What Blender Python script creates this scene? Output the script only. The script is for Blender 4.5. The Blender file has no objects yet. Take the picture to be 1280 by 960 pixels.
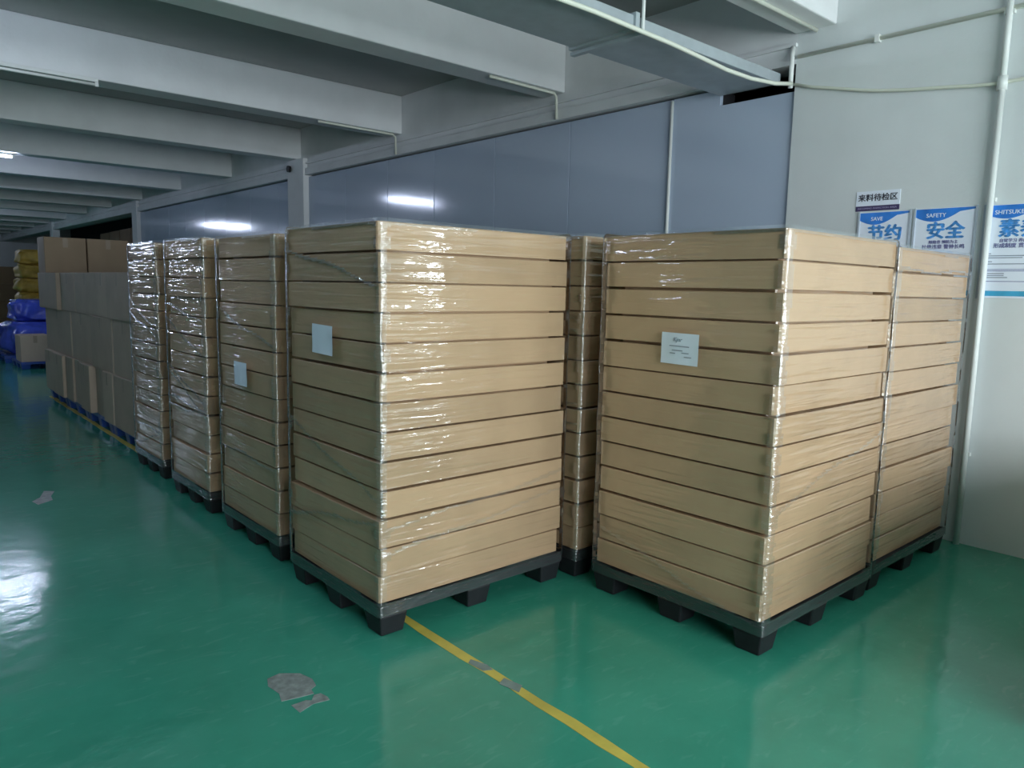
import bpy, bmesh, math, random
import numpy as np
from mathutils import Matrix, Vector

random.seed(7)
SC = bpy.context.scene
COL = SC.collection

# ------------------------------------------------------------------ camera
def cam_axes(yaw, pitch, roll):
    cy, sy, cp, sp = math.cos(yaw), math.sin(yaw), math.cos(pitch), math.sin(pitch)
    f = Vector((sy * cp, cy * cp, sp)); r = Vector((cy, -sy, 0)); u = r.cross(f)
    c, s = math.cos(roll), math.sin(roll)
    return c * r + s * u, -s * r + c * u, f

cam_data = bpy.data.cameras.new('camera')
cam_data.sensor_width = 36.0
cam_data.lens = 36.0 * 930.28 / 1280.0
cam_data.clip_end = 200
cam = bpy.data.objects.new('camera', cam_data)
COL.objects.link(cam)
_r, _u, _f = cam_axes(math.radians(41.496), math.radians(-7.369), math.radians(1.2168))
cam.matrix_world = Matrix(((_r.x, _u.x, -_f.x, 0), (_r.y, _u.y, -_f.y, 0), (_r.z, _u.z, -_f.z, 1.6), (0, 0, 0, 1)))
SC.camera = cam

# ------------------------------------------------------------------ world, daylight, exposure
world = bpy.data.worlds.new('overcast_sky')
SC.world = world
world.use_nodes = True
world.node_tree.nodes['Background'].inputs[0].default_value = (0.80, 0.88, 1.0, 1)
world.node_tree.nodes['Background'].inputs[1].default_value = 1.0
SC.view_settings.view_transform = 'Standard'
SC.view_settings.look = 'None'
SC.view_settings.exposure = 0.0
SC.view_settings.gamma = 1.0
SC.view_settings.use_curve_mapping = False
SC.cycles.max_bounces = 8
SC.cycles.diffuse_bounces = 5
SC.cycles.transparent_max_bounces = 12

def area_light(name, loc, direction, sx, sy, power, color):
    d = bpy.data.lights.new(name, 'AREA'); d.shape = 'RECTANGLE'; d.size = sx; d.size_y = sy
    d.energy = power; d.color = color
    o = bpy.data.objects.new(name, d); COL.objects.link(o)
    o.location = loc
    o.rotation_euler = Vector(direction).to_track_quat('-Z', 'Z').to_euler()
    return o

SIDE_WIN = (-2.30, -1.83, 0.5, 3.2)       # y0 y1 z0 z1 of the tall window beside it
BACK_WIN = (-1.4, 4.8, 0.9, 3.2)           # x0 x1 z0 z1 of the window in the wall behind the camera
area_light('daylight_back_window', ((BACK_WIN[0] + BACK_WIN[1]) / 2, -4.55, (BACK_WIN[2] + BACK_WIN[3]) / 2), (0, 1, 0),
           BACK_WIN[1] - BACK_WIN[0], BACK_WIN[3] - BACK_WIN[2], 690, (0.88, 0.94, 1.0))
area_light('daylight_side_window', (5.405, (SIDE_WIN[0] + SIDE_WIN[1]) / 2, (SIDE_WIN[2] + SIDE_WIN[3]) / 2), (-1, 0, 0),
           SIDE_WIN[1] - SIDE_WIN[0] - 0.02, SIDE_WIN[3] - SIDE_WIN[2] - 0.02, 165, (0.90, 0.95, 1.0))

# ------------------------------------------------------------------ materials
def new_mat(name):
    m = bpy.data.materials.new(name); m.use_nodes = True
    nt = m.node_tree
    return m, nt, nt.nodes['Principled BSDF']

def simple(name, color, rough=0.5, metal=0.0, spec=0.5, var=0.0, scale=6.0, bump=0.0, bscale=30.0):
    m, nt, b = new_mat(name)
    b.inputs['Roughness'].default_value = rough
    b.inputs['Metallic'].default_value = metal
    b.inputs['Specular IOR Level'].default_value = spec
    N, L = nt.nodes, nt.links
    b.inputs['Base Color'].default_value = (*color, 1)
    tc = N.new('ShaderNodeNewGeometry')
    if var > 0:
        n = N.new('ShaderNodeTexNoise'); n.inputs['Scale'].default_value = scale; n.inputs['Detail'].default_value = 5
        r = N.new('ShaderNodeValToRGB')
        r.color_ramp.elements[0].position = 0.3; r.color_ramp.elements[1].position = 0.7
        r.color_ramp.elements[0].color = (*[c * (1 - var) for c in color], 1)
        r.color_ramp.elements[1].color = (*[min(1, c * (1 + var)) for c in color], 1)
        L.new(tc.outputs['Position'], n.inputs['Vector']); L.new(n.outputs['Fac'], r.inputs[0])
        L.new(r.outputs[0], b.inputs['Base Color'])
    if bump > 0:
        n2 = N.new('ShaderNodeTexNoise'); n2.inputs['Scale'].default_value = bscale; n2.inputs['Detail'].default_value = 4
        bp = N.new('ShaderNodeBump'); bp.inputs['Strength'].default_value = bump; bp.inputs['Distance'].default_value = 0.01
        L.new(tc.outputs['Position'], n2.inputs['Vector']); L.new(n2.outputs['Fac'], bp.inputs['Height'])
        L.new(bp.outputs[0], b.inputs['Normal'])
    return m

def emissive(name, color, strength):
    m, nt, b = new_mat(name)
    b.inputs['Base Color'].default_value = (0.9, 0.9, 0.9, 1)
    b.inputs['Emission Color'].default_value = (*color, 1)
    b.inputs['Emission Strength'].default_value = strength
    return m

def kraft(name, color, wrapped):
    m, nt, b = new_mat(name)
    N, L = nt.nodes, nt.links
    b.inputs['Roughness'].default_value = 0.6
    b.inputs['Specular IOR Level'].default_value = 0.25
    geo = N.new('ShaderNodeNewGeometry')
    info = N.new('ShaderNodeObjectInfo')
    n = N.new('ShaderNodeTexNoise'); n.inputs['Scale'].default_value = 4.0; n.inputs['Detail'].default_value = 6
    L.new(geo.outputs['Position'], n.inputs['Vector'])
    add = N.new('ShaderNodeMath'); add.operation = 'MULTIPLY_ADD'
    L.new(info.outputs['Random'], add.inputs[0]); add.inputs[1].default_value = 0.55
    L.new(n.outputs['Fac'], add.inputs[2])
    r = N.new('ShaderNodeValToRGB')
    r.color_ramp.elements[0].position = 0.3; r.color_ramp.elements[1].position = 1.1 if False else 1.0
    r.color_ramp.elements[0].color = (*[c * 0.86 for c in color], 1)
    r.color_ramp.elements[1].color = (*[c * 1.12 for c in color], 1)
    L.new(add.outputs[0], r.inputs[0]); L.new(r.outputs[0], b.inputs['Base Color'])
    if wrapped:       # clear stretch film clinging to the board: a wrinkled glossy coat
        b.inputs['Coat Weight'].default_value = 1.0
        b.inputs['Coat Roughness'].default_value = 0.06
        b.inputs['Coat IOR'].default_value = 1.8
        mp = N.new('ShaderNodeMapping'); mp.inputs['Scale'].default_value = (1.6, 1.6, 30.0)
        mp.inputs['Rotation'].default_value = (math.radians(5), math.radians(-4), 0)
        L.new(geo.outputs['Position'], mp.inputs['Vector'])
        w = N.new('ShaderNodeTexNoise'); w.inputs['Scale'].default_value = 1.0; w.inputs['Detail'].default_value = 1.5
        w.inputs['Distortion'].default_value = 0.6
        L.new(mp.outputs[0], w.inputs['Vector'])
        mp2 = N.new('ShaderNodeMapping'); mp2.inputs['Scale'].default_value = (9, 9, 26.0)
        mp2.inputs['Rotation'].default_value = (math.radians(-22), math.radians(18), 0)
        L.new(geo.outputs['Position'], mp2.inputs['Vector'])
        w2 = N.new('ShaderNodeTexNoise'); w2.inputs['Scale'].default_value = 1.0; w2.inputs['Detail'].default_value = 2.0
        L.new(mp2.outputs[0], w2.inputs['Vector'])
        mx = N.new('ShaderNodeMath'); mx.operation = 'MULTIPLY_ADD'
        L.new(w2.outputs['Fac'], mx.inputs[0]); mx.inputs[1].default_value = 0.24; L.new(w.outputs['Fac'], mx.inputs[2])
        # taut and wrinkled zones
        zn = N.new('ShaderNodeTexNoise'); zn.inputs['Scale'].default_value = 2.1; zn.inputs['Detail'].default_value = 1.0
        L.new(geo.outputs['Position'], zn.inputs['Vector'])
        zr = N.new('ShaderNodeMapRange'); zr.inputs['From Min'].default_value = 0.38; zr.inputs['From Max'].default_value = 0.58
        zr.inputs['To Min'].default_value = 0.35; zr.inputs['To Max'].default_value = 1.0
        L.new(zn.outputs['Fac'], zr.inputs['Value'])
        hm = N.new('ShaderNodeMath'); hm.operation = 'MULTIPLY'
        sub = N.new('ShaderNodeMath'); sub.operation = 'SUBTRACT'; sub.inputs[1].default_value = 0.54
        L.new(mx.outputs[0], sub.inputs[0]); L.new(sub.outputs[0], hm.inputs[0]); L.new(zr.outputs[0], hm.inputs[1])
        bp = N.new('ShaderNodeBump'); bp.inputs['Strength'].default_value = 1.0; bp.inputs['Distance'].default_value = 0.022
        L.new(hm.outputs[0], bp.inputs['Height'])
        L.new(bp.outputs[0], b.inputs['Coat Normal'])
    return m

def film_mat():
    m = bpy.data.materials.new('stretch_film'); m.use_nodes = True
    nt = m.node_tree; N, L = nt.nodes, nt.links
    N.clear()
    out = N.new('ShaderNodeOutputMaterial')
    tr = N.new('ShaderNodeBsdfTransparent'); tr.inputs[0].default_value = (0.97, 0.98, 0.98, 1)
    gl = N.new('ShaderNodeBsdfGlossy'); gl.inputs['Roughness'].default_value = 0.16; gl.inputs['Color'].default_value = (0.95, 0.97, 1, 1)
    geo = N.new('ShaderNodeNewGeometry')
    mp = N.new('ShaderNodeMapping'); mp.inputs['Scale'].default_value = (14, 14, 60)
    L.new(geo.outputs['Position'], mp.inputs['Vector'])
    n = N.new('ShaderNodeTexNoise'); n.inputs['Scale'].default_value = 1.0; n.inputs['Detail'].default_value = 3
    L.new(mp.outputs[0], n.inputs['Vector'])
    bp = N.new('ShaderNodeBump'); bp.inputs['Strength'].default_value = 0.8; bp.inputs['Distance'].default_value = 0.01
    L.new(n.outputs['Fac'], bp.inputs['Height']); L.new(bp.outputs[0], gl.inputs['Normal'])
    fr = N.new('ShaderNodeFresnel'); fr.inputs['IOR'].default_value = 1.5
    ma = N.new('ShaderNodeMath'); ma.operation = 'MULTIPLY_ADD'; ma.use_clamp = True
    L.new(fr.outputs[0], ma.inputs[0]); ma.inputs[1].default_value = 1.3; ma.inputs[2].default_value = 0.06
    di = N.new('ShaderNodeBsdfDiffuse'); di.inputs[0].default_value = (0.9, 0.92, 0.95, 1)
    mix0 = N.new('ShaderNodeMixShader'); mix0.inputs[0].default_value = 0.03
    L.new(tr.outputs[0], mix0.inputs[1]); L.new(di.outputs[0], mix0.inputs[2])
    mix = N.new('ShaderNodeMixShader')
    L.new(ma.outputs[0], mix.inputs[0]); L.new(mix0.outputs[0], mix.inputs[1]); L.new(gl.outputs[0], mix.inputs[2])
    L.new(mix.outputs[0], out.inputs['Surface'])
    return m

def pane_mat():
    m = bpy.data.materials.new('window_glass'); m.use_nodes = True
    nt = m.node_tree; N, L = nt.nodes, nt.links
    N.clear()
    out = N.new('ShaderNodeOutputMaterial')
    tr = N.new('ShaderNodeBsdfTransparent'); tr.inputs[0].default_value = (0.95, 0.97, 0.96, 1)
    gl = N.new('ShaderNodeBsdfGlossy'); gl.inputs['Roughness'].default_value = 0.03
    mix = N.new('ShaderNodeMixShader'); mix.inputs[0].default_value = 0.06
    L.new(tr.outputs[0], mix.inputs[1]); L.new(gl.outputs[0], mix.inputs[2]); L.new(mix.outputs[0], out.inputs['Surface'])
    return m

def floor_mat():
    m, nt, b = new_mat('green_epoxy_floor')
    N, L = nt.nodes, nt.links
    geo = N.new('ShaderNodeNewGeometry')
    n = N.new('ShaderNodeTexNoise'); n.inputs['Scale'].default_value = 0.9; n.inputs['Detail'].default_value = 8; n.inputs['Roughness'].default_value = 0.65
    L.new(geo.outputs['Position'], n.inputs['Vector'])
    r = N.new('ShaderNodeValToRGB')
    r.color_ramp.elements[0].position = 0.3; r.color_ramp.elements[0].color = (0.032, 0.245, 0.168, 1)
    r.color_ramp.elements[1].position = 0.75; r.color_ramp.elements[1].color = (0.055, 0.345, 0.242, 1)
    L.new(n.outputs['Fac'], r.inputs[0])
    # pale scuffs, stretched in random directions
    mp = N.new('ShaderNodeMapping'); mp.inputs['Scale'].default_value = (5, 16, 1); mp.inputs['Rotation'].default_value = (0, 0, 0.9)
    L.new(geo.outputs['Position'], mp.inputs['Vector'])
    n2 = N.new('ShaderNodeTexNoise'); n2.inputs['Scale'].default_value = 1.3; n2.inputs['Detail'].default_value = 6; n2.inputs['Distortion'].default_value = 1.2
    L.new(mp.outputs[0], n2.inputs['Vector'])
    r2 = N.new('ShaderNodeValToRGB')
    r2.color_ramp.elements[0].position = 0.58; r2.color_ramp.elements[0].color = (0, 0, 0, 1)
    r2.color_ramp.elements[1].position = 0.80; r2.color_ramp.elements[1].color = (0.35, 0.35, 0.35, 1)
    L.new(n2.outputs['Fac'], r2.inputs[0])
    mix = N.new('ShaderNodeMixRGB'); mix.inputs['Color2'].default_value = (0.17, 0.43, 0.35, 1)
    L.new(r2.outputs[0], mix.inputs['Fac']); L.new(r.outputs[0], mix.inputs['Color1'])
    L.new(mix.outputs[0], b.inputs['Base Color'])
    b.inputs['Roughness'].default_value = 0.13
    b.inputs['Specular IOR Level'].default_value = 0.5
    n3 = N.new('ShaderNodeTexNoise'); n3.inputs['Scale'].default_value = 6.0; n3.inputs['Detail'].default_value = 4
    L.new(geo.outputs['Position'], n3.inputs['Vector'])
    bp = N.new('ShaderNodeBump'); bp.inputs['Strength'].default_value = 0.16; bp.inputs['Distance'].default_value = 0.02
    L.new(n3.outputs['Fac'], bp.inputs['Height']); L.new(bp.outputs[0], b.inputs['Normal'])
    return m

M = {
    'floor': floor_mat(),
    'plaster': simple('white_plaster', (0.70, 0.73, 0.74), 0.75, var=0.04, scale=2.0, bump=0.12, bscale=40),
    'concrete': simple('painted_concrete', (0.78, 0.79, 0.80), 0.8, var=0.05, scale=2.5, bump=0.15, bscale=25),
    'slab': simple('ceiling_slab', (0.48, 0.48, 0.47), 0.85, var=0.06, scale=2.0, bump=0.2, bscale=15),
    'panel': simple('grey_steel_panel', (0.48, 0.56, 0.70), 0.11, spec=0.6, var=0.03, scale=0.7),
    'dark': simple('painted_shade', (0.03, 0.03, 0.035), 0.9),  # near-black puts the shade of gap, hole and side bay into the colour
    'galv': simple('galvanised_sheet', (0.42, 0.47, 0.50), 0.35, metal=0.15, var=0.08, scale=9),
    'white_plastic': simple('white_plastic', (0.78, 0.80, 0.78), 0.4),
    'hose': simple('cream_conduit', (0.74, 0.76, 0.66), 0.4),
    'black_plastic': simple('black_plastic', (0.016, 0.017, 0.020), 0.5, spec=0.3, var=0.2, scale=12),
    'blue_plastic': simple('blue_plastic', (0.02, 0.07, 0.33), 0.4, var=0.1),
    'yellow_paint': simple('yellow_line_paint', (0.60, 0.48, 0.09), 0.45, var=0.18, scale=7),
    'scuff': simple('grey_scuff', (0.20, 0.26, 0.24), 0.6, var=0.15, scale=20),
    'tape': simple('grey_tape_residue', (0.23, 0.26, 0.25), 0.5, var=0.35, scale=28),
    'paper': simple('white_paper', (0.78, 0.84, 0.95), 0.5),
    'ink': simple('black_ink', (0.03, 0.03, 0.05), 0.6),
    'grey_ink': simple('grey_ink', (0.30, 0.33, 0.40), 0.6),
    'purple': simple('dark_purple_print', (0.06, 0.04, 0.13), 0.5),
    'lilac': simple('lilac_print', (0.40, 0.36, 0.55), 0.5),
    'poster_white': simple('poster_white', (0.84, 0.89, 1.0), 0.35),
    'poster_blue': simple('poster_blue', (0.035, 0.22, 0.72), 0.35, var=0.25, scale=9),
    'poster_cyan': simple('poster_cyan', (0.06, 0.40, 0.66), 0.35, var=0.2, scale=9),
    'poster_text': simple('poster_text_blue', (0.07, 0.28, 0.66), 0.4, var=0.5, scale=30),
    'slogan': simple('slogan_ink', (0.10, 0.10, 0.30), 0.5),
    'acrylic': simple('clear_edge_acrylic', (0.50, 0.56, 0.64), 0.08, spec=0.8),
    'kraft_wrapped': kraft('kraft_board_under_film', (0.45, 0.298, 0.178), True),
    'kraft': kraft('kraft_board', (0.46, 0.36, 0.28), False),
    'kraft_mid': kraft('brown_kraft_board', (0.31, 0.225, 0.15), False),
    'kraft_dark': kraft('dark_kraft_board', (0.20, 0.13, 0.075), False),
    'tape_brown': simple('brown_packing_tape', (0.34, 0.26, 0.19), 0.5),
    'film': film_mat(),
    'glass': pane_mat(),
    'tube_lit': emissive('lit_fluorescent_tube', (0.66, 0.75, 1.0), 190.0),
    'tube_off': simple('unlit_fluorescent_tube', (0.82, 0.84, 0.82), 0.25),
    'blue_bag': simple('blue_plastic_bag', (0.07, 0.11, 0.62), 0.25, var=0.3, scale=5, bump=0.6, bscale=9),
    'pale_bag': simple('pale_blue_film', (0.20, 0.30, 0.55), 0.22, var=0.3, scale=5, bump=0.6, bscale=9),
    'yellow_sack': simple('yellow_sack', (0.50, 0.33, 0.06), 0.6, var=0.2, scale=8),
    'frame': simple('white_window_frame', (0.75, 0.77, 0.76), 0.4),
}

# ------------------------------------------------------------------ mesh helpers
class MB:
    def __init__(self): self.v = []; self.f = []
    def add(self, vs, fs):
        o = len(self.v); self.v += [tuple(p) for p in vs]; self.f += [tuple(o + i for i in q) for q in fs]
        return self
    def box(self, x0, x1, y0, y1, z0, z1):
        return self.add([(x0, y0, z0), (x1, y0, z0), (x1, y1, z0), (x0, y1, z0), (x0, y0, z1), (x1, y0, z1), (x1, y1, z1), (x0, y1, z1)],
                        [(0, 3, 2, 1), (4, 5, 6, 7), (0, 1, 5, 4), (1, 2, 6, 5), (2, 3, 7, 6), (3, 0, 4, 7)])
    def tube(self, pts, r, n=10):
        pts = [Vector(p) for p in pts]; rings = []
        up = None
        for i, p in enumerate(pts):
            t = (pts[min(i + 1, len(pts) - 1)] - pts[max(i - 1, 0)]).normalized()
            if up is None:
                up = Vector((0, 0, 1)) if abs(t.z) < 0.9 else Vector((1, 0, 0))
            a = t.cross(up).normalized(); b = a.cross(t).normalized(); up = b
            rings.append([p + r * (math.cos(2 * math.pi * k / n) * a + math.sin(2 * math.pi * k / n) * b) for k in range(n)])
        vs = [q for ring in rings for q in ring]
        fs = [(i * n + k, i * n + (k + 1) % n, (i + 1) * n + (k + 1) % n, (i + 1) * n + k) for i in range(len(pts) - 1) for k in range(n)]
        fs += [tuple(reversed(range(n))), tuple((len(pts) - 1) * n + k for k in range(n))]
        return self.add(vs, fs)
    def poly(self, pts2, to3, depth_vec):
        """prism from outline pts2 mapped by to3, extruded by depth_vec"""
        a = [Vector(to3(*p)) for p in pts2]; d = Vector(depth_vec); n = len(a)
        vs = a + [p + d for p in a]
        fs = [tuple(range(n)), tuple(reversed(range(n, 2 * n)))] + [(i, n + i, n + (i + 1) % n, (i + 1) % n) for i in range(n)]
        return self.add(vs, fs)
    def mesh(self, name, mat, smooth=False):
        me = bpy.data.meshes.new(name); me.from_pydata(self.v, [], self.f); me.update()
        bm = bmesh.new(); bm.from_mesh(me); bmesh.ops.recalc_face_normals(bm, faces=bm.faces); bm.to_mesh(me); bm.free()
        me.materials.append(mat)
        if smooth: me.shade_smooth()
        return me
    def build(self, name, mat, parent=None, loc=(0, 0, 0), smooth=False):
        return link(name, self.mesh(name, mat, smooth), parent, loc)

def link(name, data, parent=None, loc=(0, 0, 0)):
    o = bpy.data.objects.new(name, data); COL.objects.link(o)
    o.parent = parent; o.location = loc
    return o

def tag(o, label, cat, group=None):
    o['label'] = label; o['category'] = cat
    if group: o['group'] = group
    return o

def struct(o, label=None, cat=None):
    o['kind'] = 'structure'
    if label: o['label'] = label
    if cat: o['category'] = cat
    return o

def empty(name, loc=(0, 0, 0)):
    return link(name, None, None, loc)

def bevelled(o, w=0.004, seg=2):
    md = o.modifiers.new('edge', 'BEVEL'); md.width = w; md.segments = seg; md.limit_method = 'ANGLE'
    return o

# ------------------------------------------------------------------ the hall
XW = 5.34            # face of the long wall on the right
ZC = 3.95            # underside of slab
Y0, Y1, XL, XO = -4.2, 42.0, -14.0, 8.2
YC = 2.95            # where the white plaster ends and the steel panels begin
YP = 19.75           # where the steel panels end

fl = struct(MB().box(XL, XO, Y0, Y1, -0.2, 0).build('floor', M['floor']), 'glossy green epoxy floor of the storage hall', 'floor')
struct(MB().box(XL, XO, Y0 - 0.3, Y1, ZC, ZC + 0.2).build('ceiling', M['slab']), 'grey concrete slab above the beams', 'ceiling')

BEAMS = [-2.99, -0.19, 2.66, 5.35, 8.23, 11.05, 13.85] + [13.85 + 2.8 * k for k in range(1, 10)]
ordw = ['first', 'second', 'third', 'fourth', 'fifth', 'sixth', 'seventh', 'eighth', 'ninth', 'tenth', 'eleventh', 'twelfth', 'thirteenth', 'fourteenth', 'fifteenth', 'sixteenth', 'seventeenth']
for i, y in enumerate(BEAMS):
    b = bevelled(MB().box(XL, XW, y, y + 0.31, 3.49, ZC).build('ceiling_beam', M['concrete']), 0.012)
    struct(b, 'white painted concrete ceiling beam, %s beam from the window end' % ordw[i], 'beam')

# right wall: plaster part, upper wall above the panels
w = MB()
w.box(XW, 5.6, Y0, SIDE_WIN[0], 0, ZC).box(XW, 5.6, SIDE_WIN[1], YC, 0, ZC)
w.box(XW, 5.6, SIDE_WIN[0], SIDE_WIN[1], 0, SIDE_WIN[2]).box(XW, 5.6, SIDE_WIN[0], SIDE_WIN[1], SIDE_WIN[3], ZC)
struct(w.build('wall_right', M['plaster']), 'pale plaster wall carrying the blue posters and pipe', 'wall')
w = MB()
w.box(XW, 5.6, YC, 3.62, 3.28, ZC).box(XW, 5.6, 3.62, Y1, 3.235, ZC)
struct(w.build('wall_right_upper', M['concrete']), 'grey plaster wall strip above the steel panels', 'wall')
struct(MB().box(XO, XO + 0.2, Y0, Y1, 0, ZC).build('wall_outer', M['dark']), 'outer wall of the side bay with shade painted in', 'wall')
pw = struct(MB().box(5.405, 5.6, YC, 3.62, 0, 3.09).box(5.405, 5.6, 3.62, YP, 0, 3.22).build('wall_right_panelled', M['dark']),
            'long wall faced with glossy grey steel panels', 'wall')
seams = [YC + 0.004, 4.06, 5.28, 6.42, 7.55, 8.60, 9.72, 10.80, 11.95, 13.1, 14.25, 15.4, 16.5, 17.6, 18.7, YP]
for a, c in zip(seams[:-1], seams[1:]):
    top = 3.215
    if a < 3.0:
        o = MB().box(5.36, 5.40, a + 0.004, 3.60, 0, 3.09).box(5.36, 5.40, 3.60, c - 0.004, 0, top).build('panel', M['panel'], pw)
    else:
        o = bevelled(MB().box(5.36, 5.40, a + 0.003, c - 0.003, 0, top).build('panel', M['panel'], pw), 0.004)
# trunking band and columns along the wall
bevelled(struct(MB().box(5.295, XW, 3.62, Y1, 3.235, 3.335).build('trim_1', M['concrete']), 'pale trunking band running above the steel panels', 'trim'), 0.008)
struct(MB().box(5.315, XW, YC, Y1, 3.40, 3.425).build('trim_2', M['concrete']), 'thin pale conduit ledge above the trunking band', 'trim')
for i, (a, c) in enumerate(((10.85, 11.4), (19.75, 20.15), (29.8, 30.2))):
    bevelled(struct(MB().box(5.27, 5.5, a, c, 0, 3.49).build('column', M['concrete']),
                    'pale concrete wall column, %s along the panelled wall' % ordw[i], 'column'), 0.01)
tag(MB().tube([(5.26, 11.28, 3.36), (5.22, 11.28, 3.36)], 0.05, 12).build('junction_cap', M['black_plastic']), 'small dark round cap at the head of the wall column', 'cap')

# far, left and back walls
struct(MB().box(XL, XO, Y1, Y1 + 0.2, 0, ZC).build('wall_far', M['plaster']), 'distant end wall of the hall', 'wall')
struct(MB().box(XL - 0.2, XL, Y0, Y1, 0, ZC).build('wall_left', M['plaster']), 'plain plaster wall across the aisle', 'wall')
x0, x1, z0, z1 = BACK_WIN
w = MB().box(XL, x0, Y0 - 0.25, Y0, 0, ZC).box(x1, XO, Y0 - 0.25, Y0, 0, ZC).box(x0, x1, Y0 - 0.25, Y0, 0, z0).box(x0, x1, Y0 - 0.25, Y0, z1, ZC)
struct(w.build('wall_back', M['plaster']), 'plaster wall behind the viewer with a wide window', 'wall')

def window(name, along, a0, a1, z0, z1, at, n, label):
    root = struct(empty(name, (0, 0, 0)), label, 'window')
    def bar(m, p0, p1, q0, q1):
        if along == 'x': m.box(p0, p1, at - 0.03, at + 0.03, q0, q1)
        else: m.box(at - 0.03, at + 0.03, p0, p1, q0, q1)
    m = MB(); t = 0.05
    bar(m, a0, a1, z0, z0 + t); bar(m, a0, a1, z1 - t, z1); bar(m, a0, a0 + t, z0 + t, z1 - t); bar(m, a1 - t, a1, z0 + t, z1 - t)
    s = (a1 - a0) / n
    for k in range(1, n): bar(m, a0 + k * s - 0.02, a0 + k * s + 0.02, z0 + t, z1 - t)
    m.build('window_frame', M['frame'], root)
    for k in range(n):
        p = MB()
        if along == 'x': p.box(a0 + k * s + 0.03, a0 + (k + 1) * s - 0.03, at - 0.003, at + 0.003, z0 + t, z1 - t)
        else: p.box(at - 0.003, at + 0.003, a0 + k * s + 0.03, a0 + (k + 1) * s - 0.03, z0 + t, z1 - t)
        p.build('pane', M['glass'], root)
window('window_1', 'x', x0, x1, z0, z1, Y0 - 0.12, 5, 'wide white framed window behind the viewer')
window('window_2', 'y', SIDE_WIN[0], SIDE_WIN[1], SIDE_WIN[2], SIDE_WIN[3], 5.375, 1, 'tall narrow white framed window in the plaster wall')

# ------------------------------------------------------------------ floor markings
def ground_patch(name, pts, mat, h=0.0015):
    return MB().poly(pts, lambda x, y: (x, y, 0.0), (0, 0, h)).build(name, mat)
rnd = random.Random(3)
ys = [(-3.5) + i * 0.16 for i in range(int(15.5 / 0.16))]
left = [(1.862 + 0.006 * rnd.uniform(-1, 1) + 0.0045 * y, y) for y in ys]; right = [(1.912 + 0.006 * rnd.uniform(-1, 1) + 0.0045 * y, y) for y in ys]
ln = ground_patch('floor_marking_line', left + right[::-1], M['yellow_paint'])
struct(ln, 'worn yellow line painted on the green floor', 'floor line')
for pts in ([(1.872, 2.36), (1.90, 2.38), (1.925, 2.30), (1.918, 2.25), (1.88, 2.27)], [(1.865, 2.15), (1.91, 2.17), (1.93, 2.08), (1.885, 2.05)]):
    MB().poly(pts, lambda x, y: (x, y, 0.0015), (0, 0, 0.001)).build('scuff_mark', M['scuff'], ln)
t = ground_patch('tape_residue', [(1.139, 2.72), (1.16, 2.775), (1.215, 2.785), (1.235, 2.77), (1.281, 2.732), (1.30, 2.66), (1.289, 2.605), (1.26, 2.59), (1.255, 2.555), (1.20, 2.565), (1.133, 2.582), (1.15, 2.64)], M['tape'])
tag(t, 'large ragged patch of grey tape residue on the green floor', 'tape')
t = ground_patch('tape_residue', [(1.15, 2.533), (1.21, 2.53), (1.225, 2.515), (1.25, 2.545), (1.276, 2.54), (1.285, 2.50), (1.281, 2.476), (1.22, 2.49), (1.154, 2.467)], M['tape'])
tag(t, 'small torn strip of grey tape residue beside the larger patch', 'tape')
t = ground_patch('tape_residue', [(0.869, 6.17), (0.93, 6.25), (0.985, 6.43), (1.046, 6.38), (1.0, 6.25), (0.991, 6.13), (0.889, 6.055)], M['tape'])
tag(t, 'faint pale tape patch on the floor across from the third stack', 'tape')

# ------------------------------------------------------------------ pallets
def pallet(X0, X1, Ya, Yb, mat, label, group, H=0.15, deck=0.05):
    root = tag(empty('plastic_pallet', ((X0 + X1) / 2, (Ya + Yb) / 2, 0)), label, 'pallet', group)
    lx, ly = (X1 - X0) / 2, (Yb - Ya) / 2
    m = MB()
    n = 7
    # a deck of crossed ribs inside a solid border
    zt, zb = H, H - deck
    e = 0.07
    m.box(-lx, lx, -ly, -ly + e, zb, zt).box(-lx, lx, ly - e, ly, zb, zt).box(-lx, -lx + e, -ly + e, ly - e, zb, zt).box(lx - e, lx, -ly + e, ly - e, zb, zt)
    for k in range(1, n):
        x = -lx + k * 2 * lx / n
        m.box(x - 0.045, x + 0.045, -ly + e, ly - e, zb + 0.02, zt)
    d = m.build('deck', mat, root)
    rib = MB().box(-lx + e, lx - e, -0.04, 0.04, zb, zb + 0.02).mesh('deck_rib', mat)
    for k in range(1, 4):
        link('deck_rib', rib, d, (0, -ly + k * 2 * ly / 4, 0))
    f = MB()
    a, c = 0.075, 0.06
    f.add([(-c, -c, 0), (c, -c, 0), (c, c, 0), (-c, c, 0), (-a, -a, zb), (a, -a, zb), (a, a, zb), (-a, a, zb)],
          [(0, 3, 2, 1), (4, 5, 6, 7), (0, 1, 5, 4), (1, 2, 6, 5), (2, 3, 7, 6), (3, 0, 4, 7)])
    fm = f.mesh('foot', mat)
    for sx in (-1, 0, 1):
        for sy in (-1, 0, 1):
            o = link('foot', fm, root, (sx * (lx - a), sy * (ly - a), 0))
            bevelled(o, 0.008)
    return root

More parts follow.
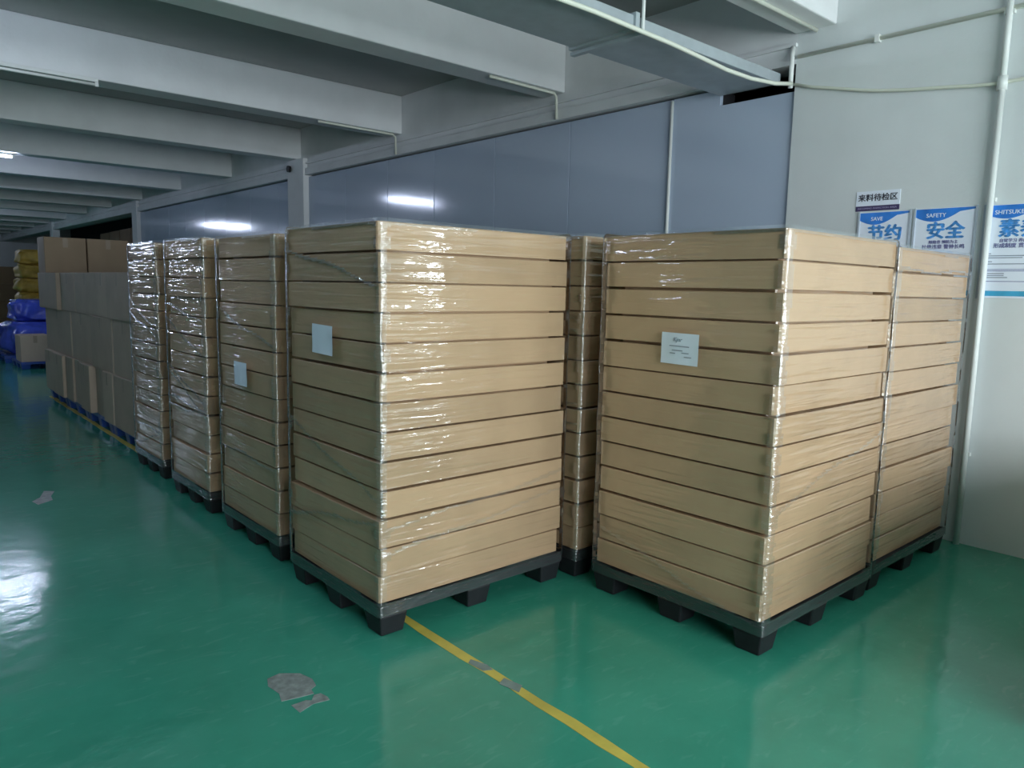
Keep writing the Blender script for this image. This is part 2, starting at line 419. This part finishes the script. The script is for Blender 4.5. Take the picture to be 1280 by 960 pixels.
# ------------------------------------------------------------------ cartons
def carton_mesh(lx, ly, h, ch, cz, mat, bow=0.0):
    """flat closed carton: softly rounded upright edges, folded top edge set in by ch"""
    def ring(ix, z, r=0.007):
        a, c = lx / 2 - ix, ly / 2 - ix
        return [(-a + r, -c, z), (0, -c - bow, z), (a - r, -c, z), (a, -c + r, z), (a + bow, 0, z), (a, c - r, z), (a - r, c, z), (0, c + bow, z), (-a + r, c, z), (-a, c - r, z), (-a - bow, 0, z), (-a, -c + r, z)]
    rings = [ring(ch, 0.0), ring(ch, cz), ring(0, cz + 0.0015), ring(0, h - 0.003), ring(0.003, h)]
    n = 12
    vs = [p for r in rings for p in r]
    fs = [(i * n + k, i * n + (k + 1) % n, (i + 1) * n + (k + 1) % n, (i + 1) * n + k) for i in range(len(rings) - 1) for k in range(n)]
    fs += [tuple(reversed(range(n))), tuple(4 * n + k for k in range(n))]
    return MB().add(vs, fs).mesh('carton', mat)

def nth_from_top(i, n):
    if i == 0: return 'topmost flat brown carton'
    if i == n - 1: return 'bottom flat brown carton'
    return '%s flat brown carton from the top' % ordw[i]

def noise2(seed):
    rg = np.random.RandomState(seed)
    ks = [(rg.uniform(-1, 1) * 9, rg.uniform(-1, 1) * 30, rg.uniform(0, 6.28), rg.uniform(0.4, 1)) for _ in range(10)]
    def f(u, v):
        return sum(a * np.sin(ku * u + kv * v + p) for ku, kv, p, a in ks) / 4.0
    return f

def film(X0, X1, Ya, Yb, za, zb, seed, label, dens):
    """loose stretch film: kept where it stands off the cartons (corners, rim, skirt, gathered folds)"""
    rg = np.random.RandomState(seed)
    rad = 0.014
    P = []          # perimeter points (x, y, nx, ny, s along its side, side length)
    def side(ax, ay, bx, by, nx, ny, L, n):
        for i in range(n):
            t = i / n
            P.append((ax + (bx - ax) * t, ay + (by - ay) * t, nx, ny, L * t, L))
    def corner(cx, cy, a0):
        for k in range(4):
            a = a0 + math.pi / 2 * k / 4
            P.append((cx + rad * math.cos(a), cy + rad * math.sin(a), math.cos(a), math.sin(a), 0.0, 1.0))
    lx, ly = X1 - X0, Yb - Ya
    nx_, ny_ = int(lx / 0.02), int(ly / 0.02)
    side(X0 + rad, Ya, X1 - rad, Ya, 0, -1, lx, nx_); corner(X1 - rad, Ya + rad, -math.pi / 2)
    side(X1, Ya + rad, X1, Yb - rad, 1, 0, ly, ny_); corner(X1 - rad, Yb - rad, 0)
    side(X1 - rad, Yb, X0 + rad, Yb, 0, 1, lx, nx_); corner(X0 + rad, Yb - rad, math.pi / 2)
    side(X0, Yb - rad, X0, Ya + rad, -1, 0, ly, ny_); corner(X0 + rad, Ya + rad, math.pi)
    P = np.array(P); nU = len(P); nV = int((zb + 0.02 - (za - 0.045)) / 0.010)
    U = np.arange(nU)[:, None] * 0.02; Z = np.linspace(za - 0.045, zb + 0.014, nV)[None, :]
    nz = noise2(seed); nz2 = noise2(seed + 50)
    s = P[:, 4][:, None]; Ls = P[:, 5][:, None]
    edge = np.minimum(s, Ls - s)                       # distance to the nearest upright corner
    off = 0.007 + 0.0028 * np.clip(nz(U, Z), -1, 1)
    keep = edge < (0.018 + 0.014 * np.clip(nz2(U * 0.0, Z * 2.3), -0.9, 1))
    keep = keep | (Z > zb - 0.018 - 0.010 * nz2(U, Z * 0)) | (Z < za + 0.012 + 0.012 * nz(U, Z * 0))
    # gathered folds that run from corner to corner, sagging
    for k in range(dens):
        zc = rg.uniform(za + 0.05, zb - 0.05); tl = rg.uniform(-0.28, 0.28); sg = rg.uniform(-0.01, 0.02)
        ph = (3, 3, 3, 0, 1, 2)[rg.randint(0, 6)]
        sideid = np.where(P[:, 3] < -0.7, 0, np.where(P[:, 2] > 0.7, 1, np.where(P[:, 3] > 0.7, 2, 3)))[:, None]
        on = (sideid == ph)
        tt = s / Ls
        zz = zc + tl * (tt - 0.5) - sg * 4 * tt * (1 - tt) + 0.008 * np.sin(9 * tt + k)
        wd = rg.uniform(0.003, 0.009) * (0.7 + 0.5 * np.sin(5 * tt + 2 * k))
        d = np.abs(Z - zz)
        keep = keep | (on & (d < np.maximum(wd, 0.006)))
        off = off + on * 0.005 * np.exp(-(d / 0.008) ** 2)
    xs = P[:, 0][:, None] + P[:, 2][:, None] * off; ys_ = P[:, 1][:, None] + P[:, 3][:, None] * off
    zs = np.repeat(Z, nU, 0)
    over = np.clip((zs - zb) / 0.014, 0, 1)            # rim leans in over the top carton
    xs = xs - P[:, 2][:, None] * 0.012 * over; ys_ = ys_ - P[:, 3][:, None] * 0.012 * over
    V = np.stack([xs, ys_, zs], -1).reshape(-1, 3)
    ii, jj = np.meshgrid(np.arange(nU), np.arange(nV - 1), indexing='ij')
    i2 = (ii + 1) % nU
    kq = keep[ii, jj]
    q = np.stack([ii * nV + jj, i2 * nV + jj, i2 * nV + jj + 1, ii * nV + jj + 1], -1)[kq]
    used = np.unique(q); remap = np.zeros(len(V), int); remap[used] = np.arange(len(used))
    me = bpy.data.meshes.new('stretch_film'); me.from_pydata(V[used].tolist(), [], remap[q].tolist()); me.update()
    me.materials.append(M['film']); me.shade_smooth()
    # keep the one connected sheet
    bm = bmesh.new(); bm.from_mesh(me)
    seen = set(); best = []
    bm.verts.ensure_lookup_table()
    for v in bm.verts:
        if v.index in seen: continue
        st = [v]; seen.add(v.index); comp = []
        while st:
            a = st.pop(); comp.append(a)
            for e_ in a.link_edges:
                b_ = e_.other_vert(a)
                if b_.index not in seen: seen.add(b_.index); st.append(b_)
        if len(comp) > len(best): best = comp
    keepset = set(best)
    bmesh.ops.delete(bm, geom=[v for v in bm.verts if v not in keepset], context='VERTS')
    bm.to_mesh(me); bm.free()
    return tag(link('stretch_film', me), label, 'plastic film', 'stretch film around the carton stacks')

NL = 13
def stack(X0, X1, Ya, Yb, ztop, seed, where, shifts=None, dens=14, jit=0.007):
    rg = random.Random(seed)
    zb = 0.15
    pallet(X0 - 0.004, X1 + 0.004, Ya - 0.004, Yb + 0.004, M['black_plastic'], 'black plastic pallet with block feet under the %s' % where, 'black plastic pallets')
    h = (ztop - zb) / NL
    var = [carton_mesh(X1 - X0 - 0.006 * k, Yb - Ya - 0.006 * k, h, c, cz, M['kraft_wrapped'], bow)
           for k, (c, cz, bow) in enumerate(((0.055, 0.006, 0.002), (0.06, 0.009, 0.003), (0.065, 0.012, 0.002), (0.055, 0.0075, 0.004)))]
    for i in range(NL):                                 # i counts from the top
        o = link('flat_carton', rg.choice(var))
        dx, dy = rg.uniform(-jit, jit), rg.uniform(-jit, jit)
        if shifts: dx += shifts[i][0]; dy += shifts[i][1]
        o.location = ((X0 + X1) / 2 + dx, (Ya + Yb) / 2 + dy, zb + (NL - 1 - i) * h)
        o.rotation_euler.z = math.radians(rg.uniform(-0.45, 0.45))
        tag(o, '%s in the %s' % (nth_from_top(i, NL), where), 'carton', 'flat cartons in the %s' % where)
    film(X0 - 0.008, X1 + 0.008, Ya - 0.008, Yb + 0.008, zb, ztop, seed + 11, 'clear glossy stretch film around the %s' % where, dens)

W_A = 'wrapped stack on the yellow line'
W_B = 'foremost stack with the white label'
W_C = 'stack beside the blue wall posters'
W_D = 'stack wedged behind the two front stacks'
W_E = 'second wrapped stack along the aisle'
W_F = 'third wrapped stack along the aisle'
W_G = 'fourth wrapped stack along the aisle'
shA = [(-0.010, 0), (-0.006, 0), (-0.004, 0), (0, 0), (0, 0), (0.002, 0), (0.0, 0), (0.010, 0.0), (0.004, 0), (0.004, 0), (0.002, 0), (0, 0), (-0.002, 0)]
stack(1.70, 2.85, 2.79, 3.69, 1.872, 1, W_A, shA, dens=6)
stack(2.895, 3.975, 1.585, 2.575, 1.868, 2, W_B, dens=6)
stack(4.03, 5.10, 1.60, 2.59, 1.850, 3, W_C, dens=6)
stack(2.915, 4.03, 2.735, 3.72, 1.880, 4, W_D, dens=14)
stack(1.742, 2.85, 3.955, 4.80, 1.868, 5, W_E, dens=7, jit=0.012)
stack(1.755, 2.88, 5.10, 5.88, 1.885, 6, W_F, dens=8, jit=0.012)
stack(1.79, 2.90, 6.25, 6.99, 1.890, 8, W_G, dens=9, jit=0.012)

# ------------------------------------------------------------------ text helper
AX_WALL = Matrix(((0, 0, -1), (-1, 0, 0), (0, 1, 0)))        # lettering read by someone looking along +X
def text_mesh(txt, size, mat, bold=0.0, width=None, shear=0.0):
    cu = bpy.data.curves.new('lettering', 'FONT'); cu.body = txt; cu.size = size; cu.align_x = 'CENTER'; cu.align_y = 'CENTER'
    cu.extrude = 0.0006; cu.resolution_u = 3; cu.shear = shear
    o = bpy.data.objects.new('lettering', cu); COL.objects.link(o)
    bpy.context.view_layer.update()
    me = bpy.data.meshes.new_from_object(o.evaluated_get(bpy.context.evaluated_depsgraph_get()))
    bpy.data.objects.remove(o); bpy.data.curves.remove(cu)
    me.materials.clear(); me.materials.append(mat)
    if width:
        xs = [v.co.x for v in me.vertices]
        if xs and max(xs) > min(xs):
            k = width / (max(xs) - min(xs))
            for v in me.vertices: v.co.x *= k
    if bold:                                            # heavier strokes: the same outlines printed side by side
        vs = [v.co.copy() for v in me.vertices]; fs = [tuple(p.vertices) for p in me.polygons]; n = len(vs)
        V = []; F = []
        for k, (ox, oy) in enumerate(((-bold, 0), (bold, 0), (0, bold * 0.6), (0, -bold * 0.6))):
            V += [(c.x + ox, c.y + oy, c.z + 0.0001 * k) for c in vs]; F += [tuple(i + k * n for i in f) for f in fs]
        me = bpy.data.meshes.new('lettering'); me.from_pydata(V, [], F); me.materials.append(mat)
    return me
def wall_text(name, txt, size, mat, parent, x, y, z, bold=0.0, width=None, shear=0.0):
    o = link(name, text_mesh(txt, size, mat, bold, width, shear), parent)
    o.matrix_local = Matrix.Translation((x, y, z)) @ AX_WALL.to_4x4()
    return o

# ------------------------------------------------------------------ paper labels on the film
def paper_label(x, ya, yb, z0, z1, label, lines, tilt=0.0):
    root = tag(empty('paper_label', (x, (ya + yb) / 2, (z0 + z1) / 2)), label, 'paper label', 'paper labels on the wrapped stacks')
    root.rotation_euler.x = tilt
    n = 8; vs = []; fs = []
    hy, hz = (yb - ya) / 2, (z1 - z0) / 2
    for i in range(n + 1):
        for j in range(n + 1):
            y = -hy + 2 * hy * i / n; z = -hz + 2 * hz * j / n
            vs.append((-0.001 * math.sin(4 * y / hy + 1) - 0.001 * math.sin(3 * z / hz), y, z))
    for i in range(n):
        for j in range(n):
            a = i * (n + 1) + j; fs.append((a, a + 1, a + n + 2, a + n + 1))
    m = MB(); m.add(vs, fs); m.add([(v[0] + 0.0008, v[1], v[2]) for v in vs], [tuple(reversed(f)) for f in fs])
    sh = m.build('sheet', M['paper'], root)
    if lines:
        wall_text('logo', 'Kjnr', 0.028, M['grey_ink'], root, -0.003, 0.012, 0.042, shear=0.3)
        rg = random.Random(5)
        for k, (z, y, wd) in enumerate(((0.012, 0.0, 0.11), (-0.008, 0.01, 0.06), (-0.018, -0.035, 0.04), (-0.022, 0.035, 0.03), (-0.036, -0.05, 0.04))):
            MB().box(-0.0032, -0.0026, y - wd / 2, y + wd / 2, z - 0.0022, z + 0.0022).build('print_line', M['grey_ink'], root)
    return root
paper_label(1.678, 3.180, 3.385, 1.264, 1.405, 'small white paper label on the %s' % W_A, False, math.radians(1.5))
paper_label(2.872, 1.973, 2.181, 1.261, 1.407, 'white printed paper label on the %s' % W_B, True, math.radians(0.8))
paper_label(1.712, 4.30, 4.49, 0.984, 1.125, 'dim paper label on the %s' % W_E, False)

# ------------------------------------------------------------------ signs and posters on the plaster wall
sg = tag(empty('area_sign', (XW, 2.28, 2.248)), 'white area sign with black Chinese characters over a purple bar', 'sign')
MB().box(-0.004, 0, -0.146, 0.146, -0.033, 0.066).build('board', M['poster_white'], sg)
MB().box(-0.0045, 0, -0.146, 0.146, -0.068, -0.034).build('purple_bar', M['purple'], sg)
wall_text('lettering', '来料待检区', 0.052, M['ink'], sg, -0.005, 0, 0.018, bold=0.0012, width=0.262)
wall_text('bar_lettering', 'INCOMING INSPECTION AREA', 0.017, M['lilac'], sg, -0.0055, 0, -0.051, width=0.26)

def poster(yl, yr, ztop, zbot, english, big, l1, l2, label, full):
    cy, cz = (yl + yr) / 2, (ztop + zbot) / 2
    root = tag(empty('safety_poster', (XW, cy, cz)), label, 'poster', 'blue and white posters on the plaster wall')
    hw, hh = abs(yl - yr) / 2, (ztop - zbot) / 2
    MB().box(-0.006, 0, -hw, hw, -hh, hh).build('board', M['poster_white'], root)
    fm = MB()
    fm.box(-0.012, 0, hw, hw + 0.012, -hh - 0.006, hh + 0.006).build('holder_edge', M['acrylic'], root)
    MB().box(-0.012, 0, -hw - 0.012, -hw, -hh - 0.006, hh + 0.006).build('holder_edge', M['acrylic'], root)
    # blue header that swells on the reader's side
    N = 24; top = []; bot = []
    for i in range(N + 1):
        t = i / N
        d = 0.026 + 0.058 * max(0.0, math.sin(math.pi * min(1, (t + 0.12) / 0.86))) ** 0.9 if t < 0.74 else 0.026 - 0.012 * (t - 0.74) / 0.26
        top.append((hw - 2 * hw * t, hh - 0.002)); bot.append((hw - 2 * hw * t, hh - d))
    MB().poly(top + bot[::-1], lambda y, z: (-0.0062, y, z), (-0.0006, 0, 0)).build('header', M['poster_blue'], root)
    wall_text('header_lettering', english, 0.036, M['poster_white'], root, -0.0075, hw * 0.30, hh - 0.046, bold=0.0004)
    wall_text('title', big, 0.115, M['poster_text'], root, -0.0070, -hw * 0.05, hh - 0.150, bold=0.0055)
    wall_text('slogan', l1, 0.024, M['slogan'], root, -0.0070, -hw * 0.02, hh - 0.218, bold=0.0004)
    wall_text('slogan', l2, 0.031, M['slogan'], root, -0.0070, -hw * 0.02, hh - 0.249, bold=0.0005)
    if full:
        rg = random.Random(9)
        for k, (z, a, b) in enumerate(((0.296, 0.03, 0.05), (0.309, 0.03, 0.33), (0.321, 0.03, 0.22), (0.345, 0.03, 0.06), (0.359, 0.03, 0.30), (0.418, 0.04, 0.13), (0.430, 0.04, 0.13), (0.442, 0.04, 0.15))):
            MB().box(-0.0068, -0.006, hw - b, hw - a, hh - z - 0.003, hh - z + 0.003).build('print_line', M['grey_ink'], root)
        for z in (0.393, 0.402, 0.466): MB().box(-0.0068, -0.006, -hw + 0.005, hw - 0.02, hh - z - 0.0018, hh - z + 0.0018).build('rule_line', M['slogan'], root)
    MB().box(-0.0068, -0.006, -hw, hw, -hh + 0.012, -hh + 0.044).build('footer', M['poster_cyan'], root)
    return root
poster(2.388, 2.060, 2.168, 1.60, 'SAVE', '节约', '节约能源 降低成本', '精打细算 杜绝浪费', 'blue and white saving poster just under the area sign', False)
poster(2.020, 1.668, 2.170, 1.60, 'SAFETY', '安全', '除隐患 预防为主', '杜绝违章 警钟长鸣', 'blue and white safety poster in the middle of the three', False)
poster(1.610, 1.245, 2.168, 1.60, 'SHITSUKE', '素养', '自觉学习 养成习惯', '形成制度 贯彻到底', 'blue and white poster behind the vertical white pipe', True)

# ------------------------------------------------------------------ pipes, conduits, cables
p = tag(empty('wall_pipe', (5.31, 1.585, 0)), 'white vertical pipe fixed to the plaster wall in front of the posters', 'pipe')
MB().tube([(0, 0, 0.0), (0, 0, 2.9)], 0.019, 14).build('pipe', M['white_plastic'], p, smooth=True)
MB().tube([(0, 0, 2.9), (0, 0.0, 3.49)], 0.019, 14).build('upper_pipe', M['white_plastic'], p, smooth=True)
MB().tube([(0, 0, 2.85), (0, 0, 2.93)], 0.028, 14).build('socket', M['white_plastic'], p, smooth=True)
for z in (0.6, 2.2, 3.3): MB().box(-0.004, 0.028, -0.027, 0.027, z - 0.012, z + 0.012).build('clip', M['white_plastic'], p)
p = tag(empty('wall_conduit', (5.322, 0, 3.322)), 'white horizontal conduit near the top of the plaster wall', 'conduit')
MB().tube([(0, -4.0, 0), (0, 2.93, 0)], 0.014, 10).build('tube', M['hose'], p, smooth=True)
for y in (2.36, 0.8, -0.8): MB().box(-0.018, 0.018, y - 0.015, y + 0.015, -0.024, 0.024).build('clip', M['white_plastic'], p)
pts = [(5.318, 2.952, 3.131), (5.318, 2.80, 3.085), (5.318, 2.616, 3.043), (5.318, 2.45, 3.002), (5.318, 2.308, 2.974), (5.318, 2.1, 2.945), (5.318, 1.908, 2.925), (5.318, 1.75, 2.905), (5.318, 1.61, 2.893), (5.318, 1.472, 2.898), (5.318, 1.0, 2.93), (5.318, 0.2, 3.02)]
tag(MB().tube(pts, 0.011, 8).build('wall_cable', M['hose'], smooth=True), 'thin pale cable drooping across the plaster wall', 'cable')
tag(MB().tube([(5.325, 2.975, 3.40), (5.30, 2.965, 3.33), (5.285, 2.955, 3.27), (5.285, 2.955, 3.10)], 0.017, 10).build('conduit_elbow', M['white_plastic'], smooth=True),
    'short white bent conduit at the corner beside the duct mouth', 'conduit')
tag(MB().tube([(5.35, 4.06, 0.0), (5.345, 4.06, 3.20)], 0.014, 10).build('wall_pipe', M['white_plastic'], smooth=True), 'thin white vertical pipe on the grey steel panels', 'pipe')
for xa, y, zc, which in ((4.43, 5.40, 3.478, 'second'), (4.22, 8.28, 3.478, 'third')):
    pts = [(xa, y, zc), (5.24, y, zc), (5.275, y, zc - 0.03), (5.28, y, 3.24)]
    tag(MB().tube(pts, 0.013, 8).build('beam_conduit', M['hose'], smooth=True), 'white conduit under the %s beam bending down to the trunking' % which, 'conduit', 'conduits under the beams')
tag(MB().tube([(2.2, 2.80, 3.476), (5.32, 2.80, 3.476)], 0.014, 8).build('beam_conduit', M['hose'], smooth=True), 'white conduit under the bright beam above the plaster wall', 'conduit', 'conduits under the beams')

# flat sheet-metal duct that enters the wall
d = tag(empty('air_duct', (0, 3.31, 3.15)), 'flat galvanised air duct entering a hole beside the plaster wall', 'duct')
for a, c in ((-2.0, 1.0), (1.0, 3.62), (3.62, 5.31)):
    bevelled(MB().box(a + 0.002, c - 0.002, -0.26, 0.26, 0, 0.075).build('duct_section', M['galv'], d), 0.006)
for x in (1.0, 3.62):
    MB().box(x - 0.018, x + 0.018, -0.278, 0.278, -0.014, 0.089).build('flange', M['galv'], d)
for x in (0.9, 3.66):
    MB().tube([(x, -0.285, -0.01), (x, -0.285, 0.80)], 0.011, 8).build('hanger_rod', M['white_plastic'], d)
    MB().box(x - 0.02, x + 0.02, -0.30, 0.30, -0.036, -0.015).build('hanger_bar', M['galv'], d)
pts = [(1.5, 2.995, 3.13), (2.6, 2.995, 3.125), (3.2, 2.995, 3.13), (3.64, 2.995, 3.12), (3.9, 2.995, 3.115), (4.2, 2.995, 3.10), (4.5, 2.99, 3.08), (4.8, 2.985, 3.08), (5.1, 2.97, 3.10), (5.255, 2.93, 3.12)]
tag(MB().tube(pts, 0.014, 10).build('flexible_conduit', M['hose'], smooth=True), 'cream flexible conduit slung along the edge of the air duct', 'conduit')

# ------------------------------------------------------------------ fluorescent lamps under the beams
def lamp(x0, x1, y, lit, label):
    root = tag(empty('fluorescent_lamp', ((x0 + x1) / 2, y, 3.49)), label, 'lamp', 'fluorescent lamps under the beams')
    L = (x1 - x0) / 2
    hs = bevelled(MB().box(-L, L, -0.022, 0.022, -0.035, 0).build('housing', M['white_plastic'], root), 0.005)
    MB().tube([(-L + 0.03, 0, -0.055), (L - 0.03, 0, -0.055)], 0.014, 12).build('tube', M['tube_lit' if lit else 'tube_off'], root, smooth=True)
    for s in (-1, 1): MB().box(s * (L - 0.015) - 0.015, s * (L - 0.015) + 0.015, -0.016, 0.016, -0.074, -0.035).build('lamp_holder', M['white_plastic'], hs)
lamp(0.55, 1.90, 8.20, False, 'unlit fluorescent lamp under the third beam of the hall')
lamp(-0.75, 0.55, 5.42, True, 'lit fluorescent lamp over the aisle beside the wrapped stacks')
lamp(0.70, 2.02, 14.0, True, 'brightly lit fluorescent lamp on a distant beam over the aisle')
lamp(0.50, 1.92, 25.2, True, 'lit fluorescent lamp far down the aisle')
for i, y in enumerate((22.4, 25.2, 28.0, 30.8)):
    lamp(-4.2, -2.8, y, True, 'lit fluorescent lamp over the far side of the aisle, %s from the window' % ordw[i])

# ------------------------------------------------------------------ brown carton row on blue pallets
def ypx(px, X=1.90):
    a = math.radians(41.496) + math.atan((px - 640) / 930.28)
    return X / math.tan(a)
rows = [('upper', 1.21, 1.665, [51.5, 74, 92, 120, 135, 166]), ('middle', 0.66, 1.21, [53, 84, 110, 137.5, 166]), ('lower', 0.14, 0.66, [54, 65, 78, 87.5, 98.5, 111, 125, 138.5, 166])]
rg = random.Random(21)
for rname, za, zb, px in rows:
    ysb = [ypx(p) for p in px]
    n = len(ysb) - 1
    for k in range(n):
        ya, yb = ysb[k + 1] + 0.02, ysb[k] - 0.02            # yb farther
        xf = 1.895 + rg.uniform(-0.03, 0.05)
        root = empty('brown_carton', ((xf + 2.85) / 2, (ya + yb) / 2, za))
        me = carton_mesh(2.85 - xf, yb - ya, zb - za, 0.006, 0.006, M['kraft'], 0.004)
        link('box_body', me, root)
        MB().box(-(2.85 - xf) / 2 - 0.0045, -(2.85 - xf) / 2 - 0.002, -0.03, 0.03, zb - za - 0.13, zb - za - 0.005).build('tape_strip', M['tape_brown'], root)
        tag(root, 'plain brown carton, %s row, %s from the wrapped stacks, on blue pallets' % (rname, ordw[n - 1 - k]), 'carton', 'brown cartons on the blue pallets')
for k in range(4):
    ya = ypx(166) + k * 1.075
    pallet(1.93, 2.86, ya, ya + 1.06, M['blue_plastic'], 'blue plastic pallet, %s from the wrapped stacks, under plain brown cartons' % ordw[k], 'blue plastic pallets', H=0.14, deck=0.04)
for k, (xa, xb) in enumerate(((1.925, 2.415), (2.43, 2.94))):
    root = empty('brown_carton', ((xa + xb) / 2, 11.7, 1.665))
    link('box_body', carton_mesh(xb - xa, 0.46, 0.47, 0.005, 0.005, M['kraft_mid'], 0.003), root)
    MB().box(-0.03, 0.03, -0.2335, -0.231, 0.34, 0.465).build('tape_strip', M['tape_brown'], root)
    tag(root, ['squat brown carton standing on the row, end nearest the aisle', 'squat brown carton standing on the row, beside the other one'][k], 'carton', 'two cartons on top of the brown row')

# ------------------------------------------------------------------ things farther down the aisle
def blob(name, cx, cy, z0, sx, sy, sz, mat, seed, parent=None, lump=0.32):
    """a soft sack or bag: rounded box with creases"""
    bm = bmesh.new(); bmesh.ops.create_icosphere(bm, subdivisions=4, radius=1)
    rgn = np.random.RandomState(seed)
    ks = rgn.uniform(-9, 9, (9, 3)); ph = rgn.uniform(0, 6.28, 9)
    for v in bm.verts:
        c = v.co
        q = [math.copysign(abs(t) ** 0.55, t) for t in c]
        w_ = sum(math.sin(ks[i][0] * c.x + ks[i][1] * c.y + ks[i][2] * c.z + ph[i]) for i in range(9)) / 9
        k = 1 + lump * w_
        v.co = Vector((q[0] * sx / 2 * k, q[1] * sy / 2 * k, (max(-0.92, min(0.92, q[2] * (1 + lump * w_ * 0.8))) + 0.92) * sz / 1.84))
    me = bpy.data.meshes.new(name); bm.to_mesh(me); bm.free(); me.materials.append(mat); me.shade_smooth()
    return link(name, me, parent, (cx, cy, z0))

pallet(2.12, 3.10, 15.30, 16.30, M['blue_plastic'], 'blue plastic pallet far down the aisle under a lone carton', 'blue plastic pallets', H=0.13, deck=0.04)
root = empty('brown_carton', (2.36, 15.62, 0.13))
link('box_body', carton_mesh(0.45, 0.55, 0.46, 0.005, 0.005, M['kraft'], 0.003), root)
MB().box(-0.03, 0.03, -0.2785, -0.276, 0.33, 0.455).build('tape_strip', M['tape_brown'], root)
tag(root, 'lone brown carton far down the aisle in front of blue bags', 'carton')
pallet(2.05, 3.35, 16.6, 18.2, M['blue_plastic'], 'blue plastic pallet far down the aisle under the blue bags', 'blue plastic pallets', H=0.13, deck=0.04)
tag(blob('plastic_bag', 2.62, 17.3, 0.13, 1.0, 1.2, 0.62, M['blue_bag'], 3), 'big blue plastic bag at the bottom of the far heap', 'bag', 'blue bags')
tag(blob('plastic_bag', 2.70, 17.4, 0.755, 0.85, 1.0, 0.42, M['blue_bag'], 4), 'crumpled blue plastic bag on top of the far heap', 'bag', 'blue bags')
tag(blob('plastic_bag', 1.75, 18.0, 0.0, 0.42, 0.9, 0.80, M['pale_bag'], 5), 'pale blue film-wrapped bundle at the edge of the far heap', 'bag', 'blue bags')
for k in range(7):
    tag(blob('yellow_sack', 3.12 + 0.03 * rg.uniform(-1, 1), 20.2 + 0.04 * rg.uniform(-1, 1), 0.318 * k, 0.62, 0.85, 0.315, M['yellow_sack'], 20 + k, lump=0.3),
        'dusty yellow sack far down the aisle, %s from the top of the pile' % ('highest' if k == 6 else ordw[6 - k]), 'sack', 'yellow sacks in the far pile')
pallet(2.55, 3.45, 22.5, 23.5, M['blue_plastic'], 'blue plastic pallet farthest down the aisle under dark cartons', 'blue plastic pallets', H=0.13, deck=0.04)
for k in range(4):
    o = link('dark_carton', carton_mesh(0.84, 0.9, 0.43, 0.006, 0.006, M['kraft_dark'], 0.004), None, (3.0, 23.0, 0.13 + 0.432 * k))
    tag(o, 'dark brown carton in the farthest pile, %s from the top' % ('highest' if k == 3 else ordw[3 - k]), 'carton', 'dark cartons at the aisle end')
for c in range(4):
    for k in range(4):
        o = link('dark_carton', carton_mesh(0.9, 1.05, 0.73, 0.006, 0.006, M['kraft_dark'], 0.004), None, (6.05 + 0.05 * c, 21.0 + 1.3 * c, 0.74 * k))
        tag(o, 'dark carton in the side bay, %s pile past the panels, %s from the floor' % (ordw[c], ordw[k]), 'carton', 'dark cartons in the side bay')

# ------------------------------------------------------------------ unseen low stacks added to shade the foot of the wall and nearby floor
for j, (xa, side) in enumerate(((4.25, 'against the plaster wall'), (3.15, 'farther from the wall'))):
    pallet(xa, xa + 1.05, -0.75, 0.50, M['black_plastic'], 'black plastic pallet under the unseen low stack %s' % side, 'black plastic pallets')
    for k in range(5):
        o = link('flat_carton', carton_mesh(1.03, 1.24, 0.135, 0.05, 0.007, M['kraft_wrapped'], 0.002), None, (xa + 0.525, -0.125, 0.15 + 0.135 * k))
        tag(o, 'flat brown carton in the unseen low stack %s, %s from the floor' % (side, ordw[k]), 'carton', 'flat cartons in the unseen low stacks')
